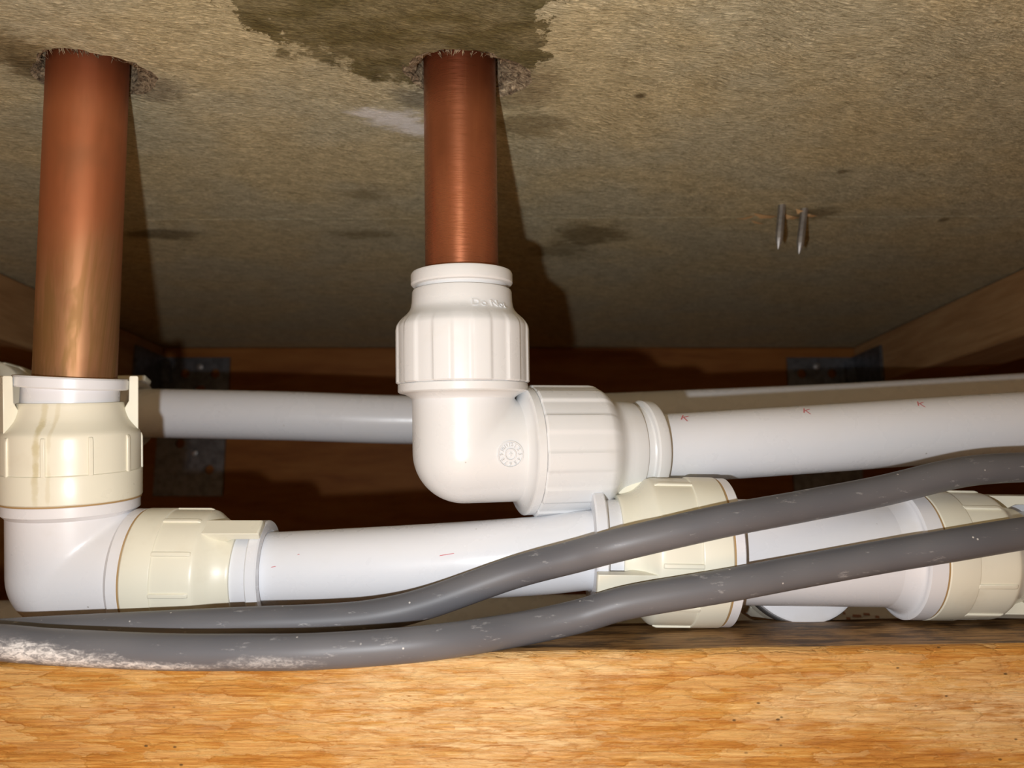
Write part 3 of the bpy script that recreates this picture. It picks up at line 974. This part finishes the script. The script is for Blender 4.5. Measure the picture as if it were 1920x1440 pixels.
# moulded date dial on the elbow's belly
td, pd = line_hit(957, 852, C0, RT0, 15.9)
parts = []
for i in range(12):
    q = math.pi / 2 - i * math.pi / 6
    gv, gf = text_mesh(str((i - 1) % 12 + 1), 1.4, 0.42)
    rot = q - math.pi / 2
    gv = [Vector((p.x * math.cos(rot) - p.y * math.sin(rot) + 2.75 * math.cos(q), p.x * math.sin(rot) + p.y * math.cos(rot) + 2.75 * math.sin(q), p.z)) for p in gv]
    parts.append((gv, gf))
def flat_ring(r0, r1, z, n=40):
    V = [Vector((r * math.cos(2 * math.pi * i / n), r * math.sin(2 * math.pi * i / n), h)) for r, h in ((r0, 0), (r0, z), (r1, z), (r1, 0)) for i in range(n)]
    return V, [[j * n + i, j * n + (i + 1) % n, (j + 1) * n + (i + 1) % n, (j + 1) * n + i] for j in range(3) for i in range(n)]
parts += [flat_ring(3.6, 3.9, 0.42), flat_ring(1.5, 1.75, 0.42)]
av, af = text_mesh('+', 2.2, 0.42)
parts.append((av, af))
mk('moulded_dial', wrap_along(join(*parts), C0, RT0, 15.95, td, pd, 0.0, 0.06), M_WARM, el, sharp=30)

# ------------------------------------------------------------------ pipe leaving the white elbow to the right
rp = [C0 + RT0 * 0.036, P(1240, 841, 256.5), P(1420, 830, 260), P(1600, 818, 264), P(1800, 804, 268), P(2050, 788, 273)]
wp = mk('plastic_pipe', tube(catmull(rp, 10), 11.6, 64), M_PIPE, None, origin=rp[1], sharp=40)
props(wp, 'white plastic pipe with small red K marks running right from the all-white elbow', 'plastic pipe', 'white plastic pipes')
for px, py, ro in ((1284, 784, -0.5), (1513, 771, -0.45), (1727, 758, -0.45)):
    seg = [(rp[1], rp[2]), (rp[2], rp[3]), (rp[3], rp[4])][0 if px < 1420 else (1 if px < 1600 else 2)]
    ax = seg[1] - seg[0]
    th, ph = line_hit(px, py, seg[0], ax, 11.62)
    mk('red_mark', wrap_along(text_mesh('K', 4.4, 0.01, -0.01), seg[0], ax, 11.6, th, ph, ro, 0.06), M_RED, wp, sharp=180)

# ------------------------------------------------------------------ left elbow with cream caps
RT1 = (P(490, 1071, 243) - C1).normalized()
el2 = empty('elbow_fitting', C1, 'white push-fit elbow with cream ribbed caps under the thick copper pipe', 'pipe elbow')
body = union([half_capsule(C1, UP1, 17.9, 20), half_capsule(C1, RT1, 17.9, 20)], 0.7, 6)
fp = flange_prof(17.6, 19.0, 22.6, 19.4, 1.4)
mk('body', join(body, lathe(fp, C1, UP1, 96), lathe(fp, C1, RT1, 96)), M_BODY, el2, sharp=40)
rd = math.radians
ribbed_arm(el2, C1, UP1, sr=0.87, capmat=M_CREAM_S, lugs=(rd(-46), rd(116)), ribs=rd(8), ring_tilt=(0.055, 0))
ribbed_arm(el2, C1, RT1, sr=0.85, lugs=(rd(-50), rd(130)), ribs=rd(-19), ring_tilt=(0, 0.03), ring_gap=0.5)

# ------------------------------------------------------------------ tee with cream caps on the right
T0, T1 = P(1150, 1031, 235), P(1880, 1041, 237)
TA = (T1 - T0).normalized()
kx = (93 * MM - T0.x) / TA.x
TC = T0 + TA * kx
tee = empty('tee_fitting', TC, 'white push-fit tee with cream ribbed caps behind both grey cables at the right', 'pipe tee')
BD = Vector((0.02, 1, -0.24)).normalized()
def rod(c, axis, r, L0, L1):
    return lathe([(L0, 0.02), (L0 + 0.01, r), (L1, r), (L1 + 0.01, 0.02)], c, axis, 64, None, None, (True, True))
body = union([rod(TC, TA, 15.9, -29, 29), half_capsule(TC, BD, 13.9, 20)], 0.7, 8)
fpt = flange_prof(15.9, 25.0, 30.4, 19.5, 5.5)
fpl = flange_prof(15.9, 28.0, 31.2, 22.2, 1.2)
mk('body', join(body, lathe(fpt, TC, TA, 96), lathe(fpl, TC, -TA, 96), lathe(flange_prof(13.9, 14.2, 16.8, 19.6, 1.2), TC, BD, 96)), M_BODY, tee, sharp=40)
ribbed_arm(tee, TC, -TA, off=8.5, sr=0.975, lugs=(rd(104), rd(-24)), ribs=rd(28))
ribbed_arm(tee, TC, TA, off=7.8, sr=0.85, lugs=(rd(-85), rd(72)), ribs=rd(24))
ribbed_arm(tee, TC, BD, off=-5.9, sr=0.85, lugs=(1.2, 1.2 + math.pi), toward=(0, 0, 1))
mk('seal_ring', lathe([(16.85, 18), (16.85, 19.9), (17.5, 20.1), (19.2, 20.1), (19.6, 19.9), (19.6, 18)], TC, BD, 96, None, (0, 0, 1)), M_DARKRING, tee)

# ------------------------------------------------------------------ thick pipe from left elbow to the tee
lp = [C1 + RT1 * 0.04, P(490, 1070, 243.5), P(760, 1057, 241), P(1000, 1042, 238), TC - TA * 0.068, TC - TA * 0.05]
lpo = mk('plastic_pipe', tube(catmull(lp, 10), 11.9, 72), M_PIPE, None, origin=lp[1], sharp=40)
props(lpo, 'thick white plastic pipe between the cream-capped elbow and the tee', 'plastic pipe', 'white plastic pipes')
for px, py, L in ((513, 1063, 1.6), (838, 1040, 4.6), (560, 1040, 0.8)):
    seg = (lp[1], lp[2]) if px < 760 else (lp[2], lp[3])
    ax = seg[1] - seg[0]
    th, ph = line_hit(px, py, seg[0], ax, 11.9)
    dv = [Vector(p) for p in ((-L / 2, -0.12, 0), (L / 2, -0.02, 0), (L / 2 - 0.3, 0.14, 0), (-L / 2 + 0.2, 0.1, 0))]
    mk('red_mark', wrap_along((dv, [[0, 1, 2, 3]]), seg[0], ax, 11.9, th, ph, 0.08, 0.12), M_RED, lpo, sharp=180)
# short pipe leaving the tee's right cap out of frame
rq = [TC + TA * 0.05, TC + TA * 0.085, TC + TA * 0.16]
o = mk('plastic_pipe', tube(rq, 11.9, 64), M_PIPE, None, origin=rq[0], sharp=40)
props(o, 'white plastic pipe leaving the right end of the tee at the frame edge', 'plastic pipe', 'white plastic pipes')

# ------------------------------------------------------------------ blurred pipe further back and its elbow at far left
E2 = Vector((-226, 0, 0)) * MM
bp_l = P(300, 776, 362)
bp = [Vector((-0.196, bp_l.y + 0.0008, bp_l.z + 0.0005)), P(300, 775, 362), P(540, 780, 362), P(780, 787, 366), P(1060, 784, 372), P(1300, 775, 374), P(1600, 762, 374), P(1920, 744, 372), P(2150, 728, 370)]
o = mk('plastic_pipe', tube(catmull(bp, 10), 11.5, 56), M_PIPE, None, origin=bp[1], sharp=40)
props(o, 'blurred white plastic pipe crossing the back behind the all-white elbow', 'plastic pipe', 'white plastic pipes')
RC = Vector((-0.226, bp_l.y + 0.0008, bp_l.z + 0.0005))
RX = (bp[1] - RC).normalized()
re_ = empty('elbow_fitting', RC, 'blurred cream elbow half hidden behind the thick copper pipe at far left', 'pipe elbow')
RF = Vector((0.0, -1, 0.0))
s = 0.84
body = union([half_capsule(RC, RX, 15.5, 17), half_capsule(RC, RF, 15.5, 17)], 0.9, 6)
fp = [(t * s, r * s) for t, r in flange_prof(18.4, 19.0, 22.6, 22.7, 1.6)]
mk('body', join(body, lathe(fp, RC, RX, 72), lathe(fp, RC, RF, 72, None, (0, 0, 1))), M_BODY, re_, sharp=40)
ribbed_arm(re_, RC, RX, sr=s, sl=s, lugs=(math.radians(-105), math.radians(75)))
ribbed_arm(re_, RC, RF, sr=s, sl=s, lugs=(0.7, 0.7 + math.pi), toward=(0, 0, 1))

# ------------------------------------------------------------------ low pipe behind the joist with a sleeve coupling
lb = [P(-200, 1190, 338), P(300, 1184, 338), P(800, 1178, 338), P(1250, 1176, 340), P(1600, 1178, 342), P(2100, 1192, 344)]
lbc = catmull(lb, 10)
lo_ = mk('plastic_pipe', tube(lbc, 14.0, 56), M_PIPE, None, origin=lb[1], sharp=40)
props(lo_, 'low white plastic pipe showing just above the front joist behind the tee', 'plastic pipe', 'white plastic pipes')
ca = (P(1290, 1176, 340) - P(1140, 1176, 340))
cc = P(1215, 1176, 340)
L = ca.length / MM / 2
cp = mk('sleeve_coupling', lathe([(-L, 14.1), (-L, 15.8), (-L + 0.6, 16.2), (-L + 4, 16.2), (-L + 4.4, 15.4), (L - 15, 15.4), (L - 14.6, 16.2), (L - 0.6, 16.2), (L, 15.8), (L, 14.1), (-L, 14.1)], cc, ca, 72), M_CREAM, None, origin=cc, sharp=30)
props(cp, 'cream sleeve coupling on the low rear pipe just above the joist', 'pipe coupling')
ax = lb[4] - P(1560, 1177, 341.5)
for px, py, L in ((1582, 1150, 1.2), (1606, 1155, 4.0), (1624, 1152, 3.0), (1644, 1157, 2.0), (1590, 1160, 2.0)):
    th, ph = line_hit(px, py, lb[4], ax, 14.0)
    dv = [Vector(p) for p in ((-L / 2, -0.5, 0), (L / 2, -0.6, 0), (L / 2, 0.5, 0), (-L / 2 + 0.3, 0.6, 0))]
    mk('printed_mark', wrap_along((dv, [[0, 1, 2, 3]]), lb[4], ax, 14.0, th, ph, 0.0, 0.25), M_INK, lo_, sharp=180)

# ================================================================== CABLES
RCAB = 4.45
def sag(ph, s, r):
    return r
c1 = [(-180, 1204, 202), (0, 1192, 206), (200, 1181, 210), (450, 1169, 213), (600, 1163, 215), (700, 1154, 216), (800, 1131, 217), (960, 1075, 217), (1080, 1043, 213),
      (1180, 1017, 209), (1360, 976, 209.5), (1500, 950, 216), (1650, 921, 222), (1800, 886, 227), (1920, 876, 231), (2100, 872, 236)]
c2 = [(-160, 1196, 194), (0, 1205, 194), (100, 1213, 193.5), (300, 1222, 192.5), (450, 1223, 192.5), (600, 1221, 193), (800, 1206, 196.5), (960, 1182, 206), (1080, 1157, 209.5), (1180, 1129, 208.5),
      (1360, 1098, 208.5), (1500, 1072, 211), (1650, 1045, 212), (1800, 1020, 211.5), (1920, 1000, 215), (2100, 972, 222)]
def cable(pts, mat, label):
    pp = [P(*q) for q in pts]
    o = mk('electrical_cable', tube(catmull(pp, 12), RCAB, 40), mat, None, origin=(0, 0, 0), sharp=60)
    return props(o, label, 'cable', 'grey cables in front of the pipes')
dust = []
for px, py, rx, rz, k in ((60, 1226, 7, 2.2, 0.85), (110, 1236, 9, 1.8, 0.85), (20, 1222, 5, 2.5, 0.7), (180, 1243, 9, 1.2, 0.7), (260, 1248, 9, 0.9, 0.6), (330, 1250, 10, 0.8, 0.5), (500, 1243, 9, 1.3, 0.4)):
    p = P(px, py, 189) / MM
    dust.append((tuple(p), (rx, 14, rz), k))
cable(c1, mat_cable('grey_cable_sheath', []), 'upper grey cable, climbing over the tee and passing under the K-marked pipe')
cable(c2, mat_cable('grey_cable_sheath_dusty', dust), 'lower grey cable with white dust, lying along the front joist edge')
